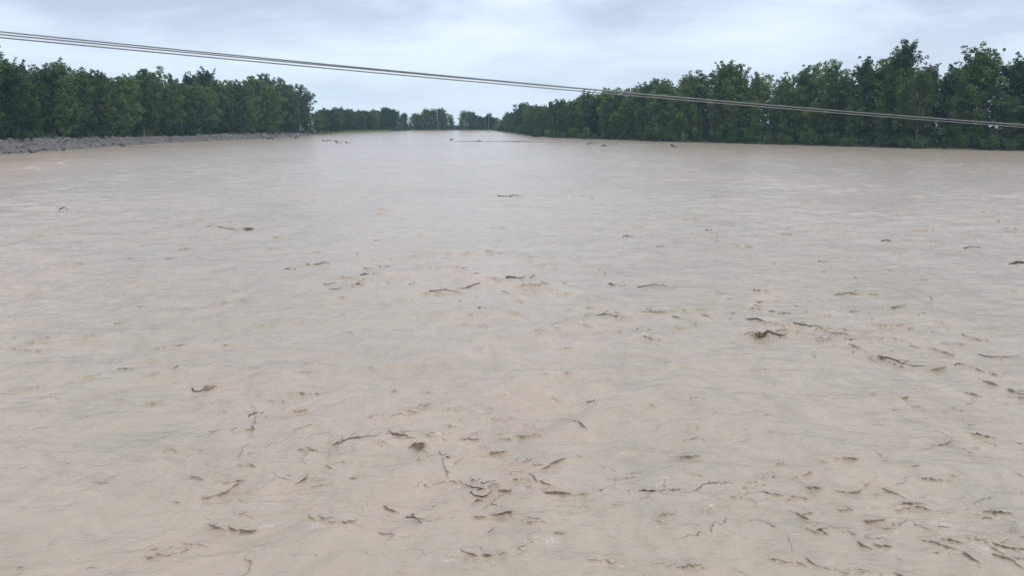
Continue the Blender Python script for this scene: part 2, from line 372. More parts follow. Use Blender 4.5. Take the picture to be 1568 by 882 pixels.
        if fo: foam[sl] = np.maximum(foam[sl], np.exp(-(u / Lh) ** 2) * np.exp(-((w + .05) / 0.09) ** 2) * 0.6)
    Z += ZS
    # foam flecks where the photograph has them
    for (px, py, sx, sy) in [(300, 650, 22, 9), (745, 742, 14, 10), (700, 745, 30, 6), (690, 860, 30, 10), (1440, 800, 40, 14), (1510, 850, 35, 16), (1150, 465, 34, 4), (850, 450, 22, 2),
                             (890, 497, 8, 4), (945, 440, 6, 3), (1325, 503, 10, 2), (1290, 317, 14, 2), (1420, 298, 90, 2), (640, 745, 18, 8), (490, 810, 40, 8), (1270, 860, 20, 8), (720, 410, 14, 3), (410, 805, 30, 8), (840, 830, 60, 12)]:
        p = ground(px, py); e = p.length / F; d_ = ground(px, py - sy); ry = max(0.15, (d_ - p).length); rx = sx * e
        foam = np.maximum(foam, 0.55 * np.exp(-((X - p.x) / rx) ** 2 - ((Y - p.y) / ry) ** 2))
    # paler, siltier shallows by the embankment and along the far bar
    for (px, py, rx, ry, k) in [(25, 252, 12, 24, 1.0), (-80, 262, 20, 30, 1.0), (110, 236, 10, 22, .7), (330, 216, 14, 40, .5)]:
        p = ground(px, py); silt = np.maximum(silt, k * np.exp(-((X - p.x) / rx) ** 2 - ((Y - p.y) / ry) ** 2))
    verts = np.stack([X + DX, Y + DY, Z], -1).reshape(-1, 3)
    ii, jj = np.meshgrid(np.arange(nr - 1), np.arange(nt), indexing='ij'); j2 = (jj + 1) % nt
    faces = np.stack([ii * nt + jj, ii * nt + j2, (ii + 1) * nt + j2, (ii + 1) * nt + jj], -1).reshape(-1, 4)[:, ::-1]
    me = mesh_np('water', verts, faces, M['water'], True)
    for nm, arr in (('foam', foam), ('silt', silt)):
        a = me.attributes.new(nm, 'FLOAT', 'POINT'); a.data.foreach_set('value', arr.ravel().astype(np.float32))
    tag(obj('river_water', me), kind='structure')
    return len(faces)
build_water()

# ------------------------------------------------------------------ mud bars
def mud_bar(pts, half, h, seed):
    g = random.Random(seed); P_ = resample([ground(*p) for p in pts], 1.5); n = len(P_); v = []; W = 9
    for i, p in enumerate(P_):
        t = i / (n - 1); ta = min(1, 6 * t, 6 * (1 - t)) ** 0.5; wid = half * ta * (0.7 + 0.3 * math.sin(i * 0.23 + seed) + 0.15 * math.sin(i * .71))
        for j in range(W):
            s = j / (W - 1) * 2 - 1
            z = h * ta * (1 - s * s) * (0.75 + 0.25 * math.sin(i * .37 + seed)) - 0.12 + g.uniform(-.02, .02)
            v.append((p.x, p.y + s * wid, z))
    q = [(i * W + j, (i + 1) * W + j, (i + 1) * W + j + 1, i * W + j + 1) for i in range(n - 1) for j in range(W - 1)]
    tag(obj('mud_bar', mesh_np('mud_bar', v, q, M['mud'], True)), kind='structure')
mud_bar([(690, 216.3), (760, 216.4), (850, 218), (930, 220.6), (1045, 222)], 6, 0.62, 1)
mud_bar([(835, 221.4), (900, 221.8), (960, 222.4)], 4, 0.5, 2)
mud_bar([(795, 206.4), (815, 209.8), (870, 212.6)], 6, 0.5, 3)
mud_bar([(470, 214.5), (500, 214), (528, 216.5)], 3.0, 0.32, 4)
mud_bar([(215, 223.5), (300, 219.5), (380, 216.2)], 1.4, 0.30, 5)

# ------------------------------------------------------------------ grey gravel embankment
def embankment():
    P_ = [p for p in resample(pre[2:] + left, 0.8) if p.y > 60]; Nn = normals(P_); v = []; W = 26
    X = np.array([p.x for p in P_]); Y = np.array([p.y for p in P_])
    tops = [bank_top(p) for p in P_]; n = len(P_)
    end = lambda i: min(1.0, (n - 1 - i) / 30.0)
    for i, (p, nn) in enumerate(zip(P_, Nn)):
        for j in range(W):
            s = j / (W - 1); off = -1.6 + s * 12.0
            z = np.interp(off, [-1.6, 0, 1.0, 4.5, 7.0, 8.5, 10.4], [-0.7, -0.05, 0.42 * tops[i] * .6, 0.80 * tops[i], 1.02 * tops[i], 1.06 * tops[i], 0.9 * tops[i]])
            z = z * (0.25 + 0.75 * end(i)) + (0 if end(i) == 1 else -0.05)
            v.append((p.x + nn.x * off, p.y + nn.y * off, z))
    v = np.array(v); x, y = v[:, 0], v[:, 1]
    wob = 0.35 * vnoise(x, y, 21, 0.12) + 0.22 * vnoise(x, y, 22, 0.5) + 0.16 * vnoise(x, y, 23, 1.3)
    v[:, 2] += wob * np.clip(v[:, 2] + .5, 0, 1)
    v[:, 0] += 0.6 * vnoise(x, y, 24, 0.08)
    q = np.array([(i * W + j, (i + 1) * W + j, (i + 1) * W + j + 1, i * W + j + 1) for i in range(n - 1) for j in range(W - 1)])
    tag(obj('gravel_embankment', mesh_np('gravel_embankment', v, q[:, ::-1], M['gravel'], True)), kind='structure')
    # loose stones lying on it: nobody could count them
    g = np.random.default_rng(5); base = icosa(); mb = MB()
    idx = g.integers(0, len(v), size=5200)
    for k in idx:
        if v[k, 2] < -0.2: continue
        s = 0.10 + 0.55 * g.random() ** 4
        vv = base[0] * g.uniform(0.75, 1.2, size=base[0].shape) * (s, s * g.uniform(.7, 1.2), s * .7)
        mb.add(vv + v[k] + (g.uniform(-.3, .3), g.uniform(-.3, .3), s * .15), t=base[1])
    o = obj('loose_stones', mb.mesh('loose_stones', M['stone'])); tag(o, 'loose grey stones strewn over the gravel embankment', 'stones', kind='stuff')
def icosa():
    f = (1 + 5 ** .5) / 2
    v = np.array([(-1, f, 0), (1, f, 0), (-1, -f, 0), (1, -f, 0), (0, -1, f), (0, 1, f), (0, -1, -f), (0, 1, -f), (f, 0, -1), (f, 0, 1), (-f, 0, -1), (-f, 0, 1)], float)
    v /= np.linalg.norm(v[0])
    t = np.array([(0, 11, 5), (0, 5, 1), (0, 1, 7), (0, 7, 10), (0, 10, 11), (1, 5, 9), (5, 11, 4), (11, 10, 2), (10, 7, 6), (7, 1, 8), (3, 9, 4), (3, 4, 2), (3, 2, 6), (3, 6, 8), (3, 8, 9), (4, 9, 5), (2, 4, 11), (6, 2, 10), (8, 6, 7), (9, 8, 1)])
    return v, t
embankment()

# ------------------------------------------------------------------ trees
def make_tree(seed, H=20.0, rad=3.6, base=0.10, style='full', leaf=0.42, n_leaf=10500, tufts=5, lean=0.0):
    """returns (trunk mesh builder, crown mesh builder); the tree stands at the origin, H metres tall"""
    g = random.Random(seed); rn = np.random.default_rng(seed)
    T = MB(); K = MB(); clumps = []                # (x,y,z,r,weight)
    n = 9; tr = []
    ax, ay = g.uniform(-.5, .5), g.uniform(-.5, .5)
    for i in range(n):
        t = i / (n - 1); tr.append(Vector((lean * t * t * H + ax * math.sin(t * 4 + seed), ay * math.sin(t * 3.3 + seed * 2), t * H * 0.93 - (0.6 if i == 0 else 0))))
    r0 = H * 0.0125
    T.tube(tr, [r0 * (1.25 if i == 0 else 1) * (1 - 0.86 * i / (n - 1)) for i in range(n)], 7)
    def on(t):
        k = t * (n - 1); i = min(int(k), n - 2); return tr[i].lerp(tr[i + 1], k - i)
    nl = {'full': 30, 'open': 22, 'column': 28}[style]
    for k in range(nl):
        t = base + (0.86 - base) * ((k + g.random() * .8) / nl); az = k * 2.4 + g.uniform(-.5, .5)
        w = (t - base) / (1 - base)
        if style == 'full': pr = (0.55 + 0.55 * math.sin(min(1, w * 1.15 + .12) * math.pi * .82)) * (1 - 0.72 * max(0, w - .45) / .55)
        elif style == 'column': pr = 0.62 + 0.25 * math.sin(w * math.pi) - 0.3 * max(0, w - .7) / .3
        else: pr = (0.3 + 0.85 * math.sin(w ** 0.8 * math.pi * .85))
        ln = rad * pr * g.uniform(0.65, 1.15); el = R(g.uniform(18, 48) + 22 * w)
        d = Vector((math.cos(az) * math.cos(el), math.sin(az) * math.cos(el), math.sin(el))); p0 = on(t)
        pts = [p0, p0 + d * ln * .5 + Vector((0, 0, -.05 * ln)), p0 + d * ln + Vector((0, 0, .16 * ln))]
        rr = r0 * (1 - 0.86 * t) * .55
        T.tube(pts, [rr, rr * .6, rr * .2], 4, False)
        for s in ((0.45, 0.75, 1.0) if style != 'open' else (0.72, 1.02)):
            c = p0.lerp(pts[2], s) + Vector((g.gauss(0, .35), g.gauss(0, .35), g.gauss(0, .3)))
            rc = g.uniform(0.7, 1.3) * (rad / 4.3) * (1 if style != 'open' else .86)
            clumps.append((c.x, c.y, c.z, rc, rc ** 2 * g.uniform(.6, 1.3)))
        if g.random() < .5:                        # a side twig with a clump of its own
            sd = Vector((-math.sin(az), math.cos(az), g.uniform(.1, .7))) * g.choice((-1, 1)); sd.z = abs(sd.z)
            c = pts[1] + sd * ln * g.uniform(.25, .5); T.tube([pts[1], c], [rr * .4, rr * .15], 4, False)
            rc = g.uniform(.6, 1.0); clumps.append((c.x, c.y, c.z, rc, rc * rc))
    for k in range(tufts):                         # upright leaders with tufted ends make the ragged top
        az = g.uniform(0, 6.28); p0 = on(g.uniform(.68, .9)); spread = rad * g.uniform(.1, .62); hz = H * g.uniform(.84, 1.0) if k else H
        tip = Vector((tr[-1].x + math.cos(az) * spread, tr[-1].y + math.sin(az) * spread, hz - .3)); mid = p0.lerp(tip, .55) + Vector((math.cos(az), math.sin(az), 0)) * .25
        T.tube([p0, mid, tip], [r0 * .25, r0 * .15, r0 * .06], 4, False)
        m = 4
        for s in range(m):
            c = mid.lerp(tip, s / (m - 1)) + Vector((g.gauss(0, .32), g.gauss(0, .32), 0))
            rc = g.uniform(.38, .7); clumps.append((c.x, c.y, c.z, rc, rc ** 2 * 1.5))
    cl = np.array(clumps); w = cl[:, 4] / cl[:, 4].sum(); k = rn.choice(len(cl), size=n_leaf, p=w)
    d = rn.normal(size=(n_leaf, 3)); d /= np.linalg.norm(d, axis=1)[:, None]
    rr = rn.random(n_leaf)[:, None] ** 0.42
    cen = cl[k, :3] + d * rr * cl[k, 3:4] * (1, 1, .78)
    cen[:, 2] = np.maximum(cen[:, 2], 0.15)
    K.leaves(cen, leaf, 0.45, rn)
    return T, K
VARS = []
def add_variant(leafmat, desc, **kw):
    T, K = make_tree(**kw); VARS.append((T.mesh('trunk', M['bark'], True), K.mesh('crown', M[leafmat]), kw.get('H', 20.0), desc))
add_variant('leaf', 'full-crowned dark green tree', seed=1, rad=5.19, base=.08, style='full')
add_variant('leaf_mid', 'full-crowned mid green tree', seed=2, rad=4.66, base=.06, style='full', tufts=7)
add_variant('leaf', 'narrow columnar dark green tree', seed=3, rad=4.12, base=.07, style='column', tufts=4)
add_variant('leaf_mid', 'narrow columnar mid green tree', seed=4, rad=3.99, base=.10, style='column', tufts=6)
add_variant('leaf', 'dark green tree with a ragged tufted top', seed=5, rad=5.05, base=.10, style='full', tufts=11)
add_variant('leaf_mid', 'mid green tree with a ragged tufted top', seed=6, rad=5.59, base=.12, style='full', tufts=9, n_leaf=11500)
add_variant('leaf', 'open-crowned tree with bare lower trunk', seed=7, rad=5.59, base=.30, style='open', tufts=6, n_leaf=5600, leaf=.36)
add_variant('leaf_mid', 'bushy green tree leafed down to its foot', seed=8, rad=5.72, base=.03, style='full', tufts=3, n_leaf=12500)
add_variant('leaf', 'tall tufted tree', seed=9, rad=3.59, base=.25, style='open', tufts=12, n_leaf=4200, leaf=.36)
add_variant('leaf_yellow', 'yellow-green tree with layered boughs', seed=10, rad=5.32, base=.15, style='full', tufts=6, n_leaf=9000, leaf=.36)
add_variant('leaf_mid', 'open airy mid green tree', seed=11, rad=5.05, base=.18, style='open', tufts=8, n_leaf=7000)

def plant_tree(vi, p, h, label, group, name='riverside_tree', wscale=None, rz=None, wr=(.9, 1.2)):
    tm, cm, H, _ = VARS[vi]
    e = obj(name, None); s = h / H; ws = s * (wscale or random.uniform(*wr))
    e.location = p; e.rotation_euler = (0, 0, random.uniform(0, 6.28) if rz is None else rz)
    e.scale = (ws, ws, s); e.empty_display_size = 0.5
    obj('trunk', tm, e); obj('crown', cm, e)
    tag(e, label, 'tree', group); return e

SKY_L = [(-120, 60), (0, 68), (25, 79), (50, 88), (75, 91), (108, 81), (122, 96), (150, 98), (180, 106), (205, 106), (230, 98), (255, 113), (280, 119), (305, 103), (330, 110), (360, 116), (380, 118), (405, 113), (425, 120), (445, 121), (456, 131), (466, 144), (480, 145), (490, 161)]
SKY_R = [(812, 156), (820, 149), (840, 147), (870, 148), (895, 141), (925, 135), (940, 127), (970, 122), (990, 115), (1015, 112), (1035, 119), (1060, 108), (1080, 116), (1095, 95), (1120, 95), (1140, 118), (1165, 102), (1185, 105), (1205, 98), (1230, 101), (1245, 83), (1265, 83), (1285, 100), (1300, 96), (1325, 81), (1345, 76), (1365, 74), (1382, 72), (1396, 96), (1415, 96), (1440, 106), (1460, 77), (1485, 69), (1510, 76), (1530, 83), (1552, 69), (1568, 76), (1700, 62)]
SKY_F = [(487, 164), (515, 163), (540, 166), (560, 168), (590, 164), (605, 167), (625, 173), (648, 168), (665, 165), (672, 165), (684, 171), (690, 169), (715, 168), (740, 177), (748, 173), (758, 178), (775, 174), (790, 165), (812, 157)]
def along(pts, step, jitter=.35):
    Q = resample(pts, 0.5); acc = 0; out = []; nxt = random.uniform(0, step)
    Nn = normals(Q)
    for i in range(1, len(Q)):
        acc += (Q[i] - Q[i - 1]).length
        if acc >= nxt: out.append((Q[i], Nn[i])); nxt = acc + step * random.uniform(1 - jitter, 1 + jitter)
    return out
def row(pts, step, off, skyline, vmix, where, group, hmul=(.86, 1.0), ws=(.9, 1.2), minpx=-70, maxpx=1640, zoff=None):
    cnt = 0
    for p, n in along(pts, step):
        o = off * random.uniform(.75, 1.25); q_ = p + n * o
        px = px_of(q_)[0]
        if px < minpx or px > maxpx or q_.y < 60: continue
        rng = math.hypot(q_.x, q_.y); z0 = bank_top(p) * (1.0 if o > 8 else .75) - .1 if zoff is None else zoff
        py = max(interp(skyline, px - 5), interp(skyline, px), interp(skyline, px + 5)) if hmul[1] < .97 else interp(skyline, px)
        top = height_at(px, py, rng); h = (top - z0) * random.uniform(*hmul)
        if 1388 < px < 1424 and off < 6: continue            # the yellow-green tree stands here
        vi = random.choice(vmix)
        plant_tree(vi, (q_.x, q_.y, z0), h, f'{VARS[vi][3]} {where}', group, wr=ws); cnt += 1
    return cnt
LB = pre[3:] + left + [left[-1] + (left[-1] - left[-2]).normalized() * 14]; RB = right[2:] + post[:2]
cnt = {}
G_L, G_R = 'trees behind the gravel embankment', 'trees along the wooded bank'
cnt['L1'] = row(LB, 6.6, 10.5, SKY_L, (0, 1, 2, 3, 5, 7, 7), 'first behind the gravel embankment', G_L, (.5, .97))
cnt['L2'] = row(LB, 7.4, 16, SKY_L, (0, 1, 4, 5, 4, 10), 'second behind the gravel embankment', G_L, (.84, 1.06))
cnt['L3'] = row(LB, 12.5, 23, SKY_L, (0, 1, 4, 5), 'deep behind the gravel embankment', G_L, (.85, .95))
cnt['R1'] = row(RB, 6.2, 4.5, SKY_R, (0, 1, 2, 3, 7, 7, 5), 'at the water edge of the wooded bank', G_R, (.38, .92))
cnt['R2'] = row(RB, 6.8, 10, SKY_R, (0, 1, 4, 5, 4, 10, 2), 'in the second row of the wooded bank', G_R, (.82, 1.06))
cnt['R3'] = row(RB, 11.5, 17, SKY_R, (0, 1, 4, 5), 'deep in the wooded bank', G_R, (.85, .96))
G_M = 'hazy trees on the far reach of the wooded bank'
cnt['M1'] = row(right[:3], 9.5, 5, SKY_F, (0, 1, 2, 4, 5), 'on the hazy far reach', G_M, (.75, 1.08), (1.15, 1.5))
cnt['M2'] = row(right[:3], 20, 14, SKY_F, (0, 1, 5), 'on the hazy far reach', G_M, (.85, .98), (1.15, 1.5))
G_F = 'hazy trees across the far end of the river'
FB = [left[-1]] + far + [right[0]]
cnt['F1'] = row(far + [right[0]], 6.4, 7, SKY_F, (0, 1, 2, 4, 5, 7), 'in the hazy far wood', G_F, (.62, 1.1), (1.15, 1.5))
cnt['F2'] = row(far + [right[0]], 9, 18, SKY_F, (0, 1, 4, 5, 10), 'in the hazy far wood', G_F, (.8, 1.12), (1.15, 1.5))
cnt['F3'] = row([left[-1], far[0], far[1]], 5.5, 6, SKY_F, (0, 1, 2, 5), 'beyond the end of the gravel embankment', 'trees beyond the end of the gravel embankment', (.8, 1.0), (1.2, 1.5), 480, 545)
pass
# the unbroken wood farther back, read as one mass
def back_wood(name, pts, skyline, off0, off1, n, label, zt, minpx, maxpx):
    Q = resample(pts, 1.0); Nn = normals(Q); rn = np.random.default_rng(len(pts) * 7 + n); mb = MB(); cen = []
    bx = [(rn.integers(0, len(Q)), rn.uniform(off0, off1), rn.uniform(.74, .93)) for _ in range(n // 160)]
    for i, o, hm in bx:
        c = Q[i] + Nn[i] * o; px = px_of((c.x, c.y, 0))[0]
        if px < minpx or px > maxpx or c.y < 60: continue
        top = height_at(px, interp(skyline, px), math.hypot(c.x, c.y)) * hm; m = 160
        a = rn.uniform(0, 6.28, m); zz = rn.random(m); rr = (3.2 * np.sqrt(np.clip(1 - zz ** 3, 0, 1)) + .4) * np.sqrt(rn.random(m))
        cen.append(np.stack([c.x + np.cos(a) * rr, c.y + np.sin(a) * rr, zt - 1.2 + zz * (top - zt + 1.2)], 1))
    mb.leaves(np.concatenate(cen), 1.1, .45, rn); tag(obj(name, mb.mesh(name, M['leaf'])), label, 'wood', kind='stuff')
back_wood('dense_wood', LB, SKY_L, 21, 38, 60000, 'dense dark wood filling the land behind the embankment trees', 2, -200, 470)
back_wood('dense_wood', RB, SKY_R, 13, 30, 76000, 'dense dark wood filling the land behind the wooded bank', 1, 815, 1700)
back_wood('dense_wood', far + right[:2], SKY_F, 17, 30, 70000, 'dense hazy wood filling the land behind the far trees', 1, 492, 812)
def undergrowth(pts, off0, off1, n, hmax, label, zf, minpx, maxpx):
    Q = resample(pts, 1.0); Nn = normals(Q); rn = np.random.default_rng(n); k = rn.integers(0, len(Q), n // 60); cen = []
    for i in k:
        c = Q[i] + Nn[i] * rn.uniform(off0, off1); px = px_of((c.x, c.y, 0))[0]
        if px < minpx or px > maxpx or c.y < 60: continue
        z0 = zf(Q[i]); h = hmax * rn.uniform(.5, 1); d = rn.normal(size=(60, 3)) * (1.5, 1.5, 0)
        d[:, 2] = rn.random(60) * h; cen.append(d + (c.x, c.y, z0 - .3))
    mb = MB(); mb.leaves(np.concatenate(cen), .62, .5, rn); tag(obj('undergrowth', mb.mesh('undergrowth', M['leaf'])), label, 'undergrowth', kind='stuff')
undergrowth(LB, 12, 27, 26000, 6.5, 'dark undergrowth between the trunks behind the gravel embankment', bank_top, -150, 500)
undergrowth(RB, 5, 21, 26000, 7.0, 'dark undergrowth between the trunks of the wooded bank', lambda p: .7, 812, 1700)
undergrowth(far + right[:3], 6, 22, 22000, 6.0, 'hazy undergrowth between the trunks of the far wood', lambda p: .6, 500, 812)
# singular trees
def special(vi, px, pyt, pyb_rng, label, z0=.7, ws=1.0, rz=0.0, name='riverside_tree'):
    d = ray(px, 200); k = pyb_rng / math.hypot(d.x, d.y); p = (d.x * k, d.y * k, z0)
    return plant_tree(vi, p, height_at(px, pyt, pyb_rng) - z0, label, None, name, ws, rz)
rng_at = lambda px, add=0: math.hypot(*ground(px, interp(W_RIGHT, px))[:2]) + add
special(8, 1383, 61, rng_at(1383, 9), 'tallest thin tufted tree standing clear above the wooded bank', ws=1.1)
special(8, 1362, 70, rng_at(1362, 9), 'slim tufted tree next to the tallest tree of the wooded bank', ws=1.0, rz=1.9)
special(9, 1404, 98, rng_at(1404, 1.5), 'yellow-green tree standing out among the dark trees of the wooded bank', ws=1.0, rz=1.0, name='riverside_tree')
special(4, 1108, 92, rng_at(1108, 8), 'double-topped tufted tree rising above the wooded bank near its lower end', ws=1.05, rz=2.0)
special(4, 1488, 66, rng_at(1488, 8), 'broad dark tufted tree upstream of the yellow-green tree', ws=1.15, rz=.6)
special(10, 472, 142, 462, 'airy open tree ending the wood at the tip of the gravel embankment', z0=1.2, ws=1.0, rz=.4)

# ------------------------------------------------------------------ shrubs at the foot of the woods
def make_shrub(seed, Hh, Wd, n_leaf, mat):
    g = random.Random(seed); rn = np.random.default_rng(seed); T = MB(); K = MB(); cl = []
    for k in range(11):
        az = g.uniform(0, 6.28); rr = Wd * g.uniform(.1, .95) * .5; hh = Hh * g.uniform(.45, 1) * (1 - .35 * rr / (Wd * .5))
        tip = Vector((math.cos(az) * rr, math.sin(az) * rr, hh)); T.tube([(tip.x * .2, tip.y * .2, -.2), (tip.x * .75, tip.y * .75, hh * .55), tip], [.05, .035, .012], 4, False)
        for s in (.45, .75, .97): c = Vector((tip.x * .2, tip.y * .2, 0)).lerp(tip, s); cl.append((c.x, c.y, c.z, g.uniform(.35, .75) * Hh / 3))
    cl = np.array(cl); k = rn.integers(0, len(cl), n_leaf); d = rn.normal(size=(n_leaf, 3)); d /= np.linalg.norm(d, axis=1)[:, None]
    cen = cl[k, :3] + d * (rn.random(n_leaf)[:, None] ** .45) * cl[k, 3:4]; cen[:, 2] = np.maximum(cen[:, 2], .05)
    K.leaves(cen, .24, .5, rn)
    return T.mesh('stems', M['bark'], True), K.mesh('foliage', M[mat])
SHR = [make_shrub(31, 3.2, 5.0, 1900, 'leaf_shrub'), make_shrub(32, 2.6, 4.4, 1600, 'leaf_shrub'), make_shrub(33, 3.6, 4.6, 2000, 'leaf_mid')]
def shrub_row(pts, step, off, sc, label, group, minpx, maxpx, zf, jit=(.6, 1.4)):
    k = 0
    for p, n in along(pts, step):
        q_ = p + n * off * random.uniform(*jit); px = px_of(q_)[0]
        if px < minpx or px > maxpx or q_.y < 60: continue
        e = obj('shrub', None); s = random.uniform(*sc); e.location = (q_.x, q_.y, zf(p)); e.scale = (s, s, s * random.uniform(.75, 1.15)); e.rotation_euler.z = random.uniform(0, 6.28)
        a, b = SHR[random.randrange(3)]; obj('stems', a, e); obj('foliage', b, e)
        tag(e, label, 'shrub', group); k += 1
    return k
cnt['S1'] = shrub_row(RB, 3.6, 1.6, (.7, 1.5), 'leafy green shrub at the water edge of the wooded bank', 'shrubs along the wooded bank', 812, 1640, lambda p: .05, (-.7, 1.9))
cnt['S2'] = shrub_row(LB, 5.5, 8.2, (.5, 1.1), 'low green shrub at the crest of the gravel embankment', 'shrubs on the embankment crest', -70, 492, lambda p: bank_top(p) * .95)
cnt['S3'] = shrub_row(far + right[:3], 8, 2.5, (.8, 1.4), 'hazy shrub at the foot of the far wood', 'shrubs under the far wood', 592, 812, lambda p: .3)

# bright reed bed beyond the end of the embankment
def reeds():
    mb = MB(); g = np.random.default_rng(41); P_ = resample([ground(505, 204.4), ground(535, 202.4), ground(560, 201.6), ground(592, 200.9)], .5); n = 5200
    k = g.integers(0, len(P_), n); base = np.array([(P_[i].x, P_[i].y, 0.1) for i in k]) + np.stack([g.normal(0, 1.2, n), g.normal(1.5, 2.0, n), np.zeros(n)], 1)
    h = g.uniform(.7, 1.7, n) * np.interp(k / len(P_), [0, .3, .45, 1], [.4, .55, 1, .8]); az = g.uniform(0, 6.28, n); w = .09
    a = np.stack([np.cos(az), np.sin(az), np.zeros(n)], 1); tip = base + np.stack([g.normal(0, .25, n), g.normal(0, .25, n), h], 1)
    mb.add(np.stack([base - a * w, base + a * w, tip], 1).reshape(-1, 3), t=np.arange(3 * n).reshape(n, 3))
    tag(obj('reed_bed', mb.mesh('reed_bed', M['grass'])), 'bright green reeds on the low point past the embankment', 'reeds', kind='stuff')
reeds()

# ------------------------------------------------------------------ bare pale trunks and leaning boughs
def bare_tree(name, p, h, label, seed, mat='pale_wood', r=.16, lean=(0, 0)):
    g = random.Random(seed); e = obj(name, None); e.location = p; T = MB(); K = MB()
    pts = [Vector((lean[0] * t * t, lean[1] * t * t, h * t - (.3 if t == 0 else 0))) for t in (0, .25, .5, .75, 1)]
    T.tube(pts, [r, r * .85, r * .7, r * .5, r * .25], 7); obj('trunk', T.mesh('trunk', M[mat], True), e)
    for k in range(6):
        t = g.uniform(.55, .97); p0 = Vector((lean[0] * t * t, lean[1] * t * t, h * t)); az = g.uniform(0, 6.28); ln = g.uniform(.06, .13) * h
        p1 = p0 + Vector((math.cos(az), math.sin(az), .8)) * ln; K.tube([p0, p0.lerp(p1, .5) + Vector((0, 0, -.05)), p1], [r * .3, r * .2, r * .07], 5, False)
    obj('boughs', K.mesh('boughs', M[mat], True), e)
    tag(e, label, 'tree'); return e
p = ground(670, 200.2); bare_tree('bare_tree', (p.x, p.y + 3, .2), height_at(670, 170, p.length + 3), 'tall pale bare trunk in front of the hazy far wood', 51, r=.15)
p = ground(748, 200.4); bare_tree('bare_tree', (p.x, p.y + 3, .2), height_at(748, 172, p.length + 3), 'shorter pale bare trunk beside the end of the far wood', 52, r=.1)
p = ground(288, 215); bare_tree('bare_tree', (p.x - 7, p.y, 2.2), 4.2, 'small bleached tree bowing over the gravel embankment', 53, r=.14, lean=(-4.2, 0))
p = ground(236, 219); bare_tree('bare_tree', (p.x - 3, p.y, 1.3), 4.6, 'thin upright pale sapling on the gravel embankment slope', 54, r=.07)
p = ground(848, 211.6); bare_tree('bare_tree', (p.x, p.y + .5, .2), 4.6, 'short greyish stump trunk at the tip of the wooded bank', 55, 'bark', r=.12)
p = ground(924, 213.8); bare_tree('bare_tree', (p.x, p.y + .5, .2), 7.5, 'slender greyish trunk at the edge of the wooded bank', 56, 'bark', r=.1)

# ------------------------------------------------------------------ driftwood
def drift_mesh(name, seed, ln, r, forks=2, bend=.15, mat='drift', rise=.05):
    g = random.Random(seed); mb = MB(); n = 8; ph = g.uniform(0, 6.28)
    pts = [Vector(((i / (n - 1) - .5) * ln, bend * ln * math.sin(i / (n - 1) * 4 + ph) * .5 + g.gauss(0, .022 * ln), r * (1.1 * math.sin(i / (n - 1) * 5.5 + ph) + .2) + g.gauss(0, .5 * r))) for i in range(n)]
    rad = [r * (1 - .72 * i / (n - 1)) * g.uniform(.85, 1.15) for i in range(n)]
    mb.tube(pts, rad, 7)
    for k in range(forks):
        i = g.randrange(1, n - 2); d = (pts[i + 1] - pts[i]).normalized(); s = g.choice((-1, 1)); a = g.uniform(.5, 1.0) * s
        d2 = Vector((d.x * math.cos(a) - d.y * math.sin(a), d.x * math.sin(a) + d.y * math.cos(a), g.uniform(.05, .4))).normalized(); l2 = ln * g.uniform(.15, .35)
        p1 = pts[i] + d2 * l2; mb.tube([pts[i], pts[i].lerp(p1, .5) + Vector((g.gauss(0, .02), g.gauss(0, .02), .02)), p1], [rad[i] * .6, rad[i] * .4, rad[i] * .12], 5)
    return mb.mesh(name, M[mat], True)
def place(name, me, px, py, ang, z=.02, label='', cat='driftwood', group=None, sc=1.0):
    p = ground(px, py, z); o = obj(name, me); o.location = p; o.rotation_euler = (0, 0, R(ang)); o.scale = (sc,) * 3; tag(o, label, cat, group); return o
def mpp(py): return ground(784, py).length / F * 1.0
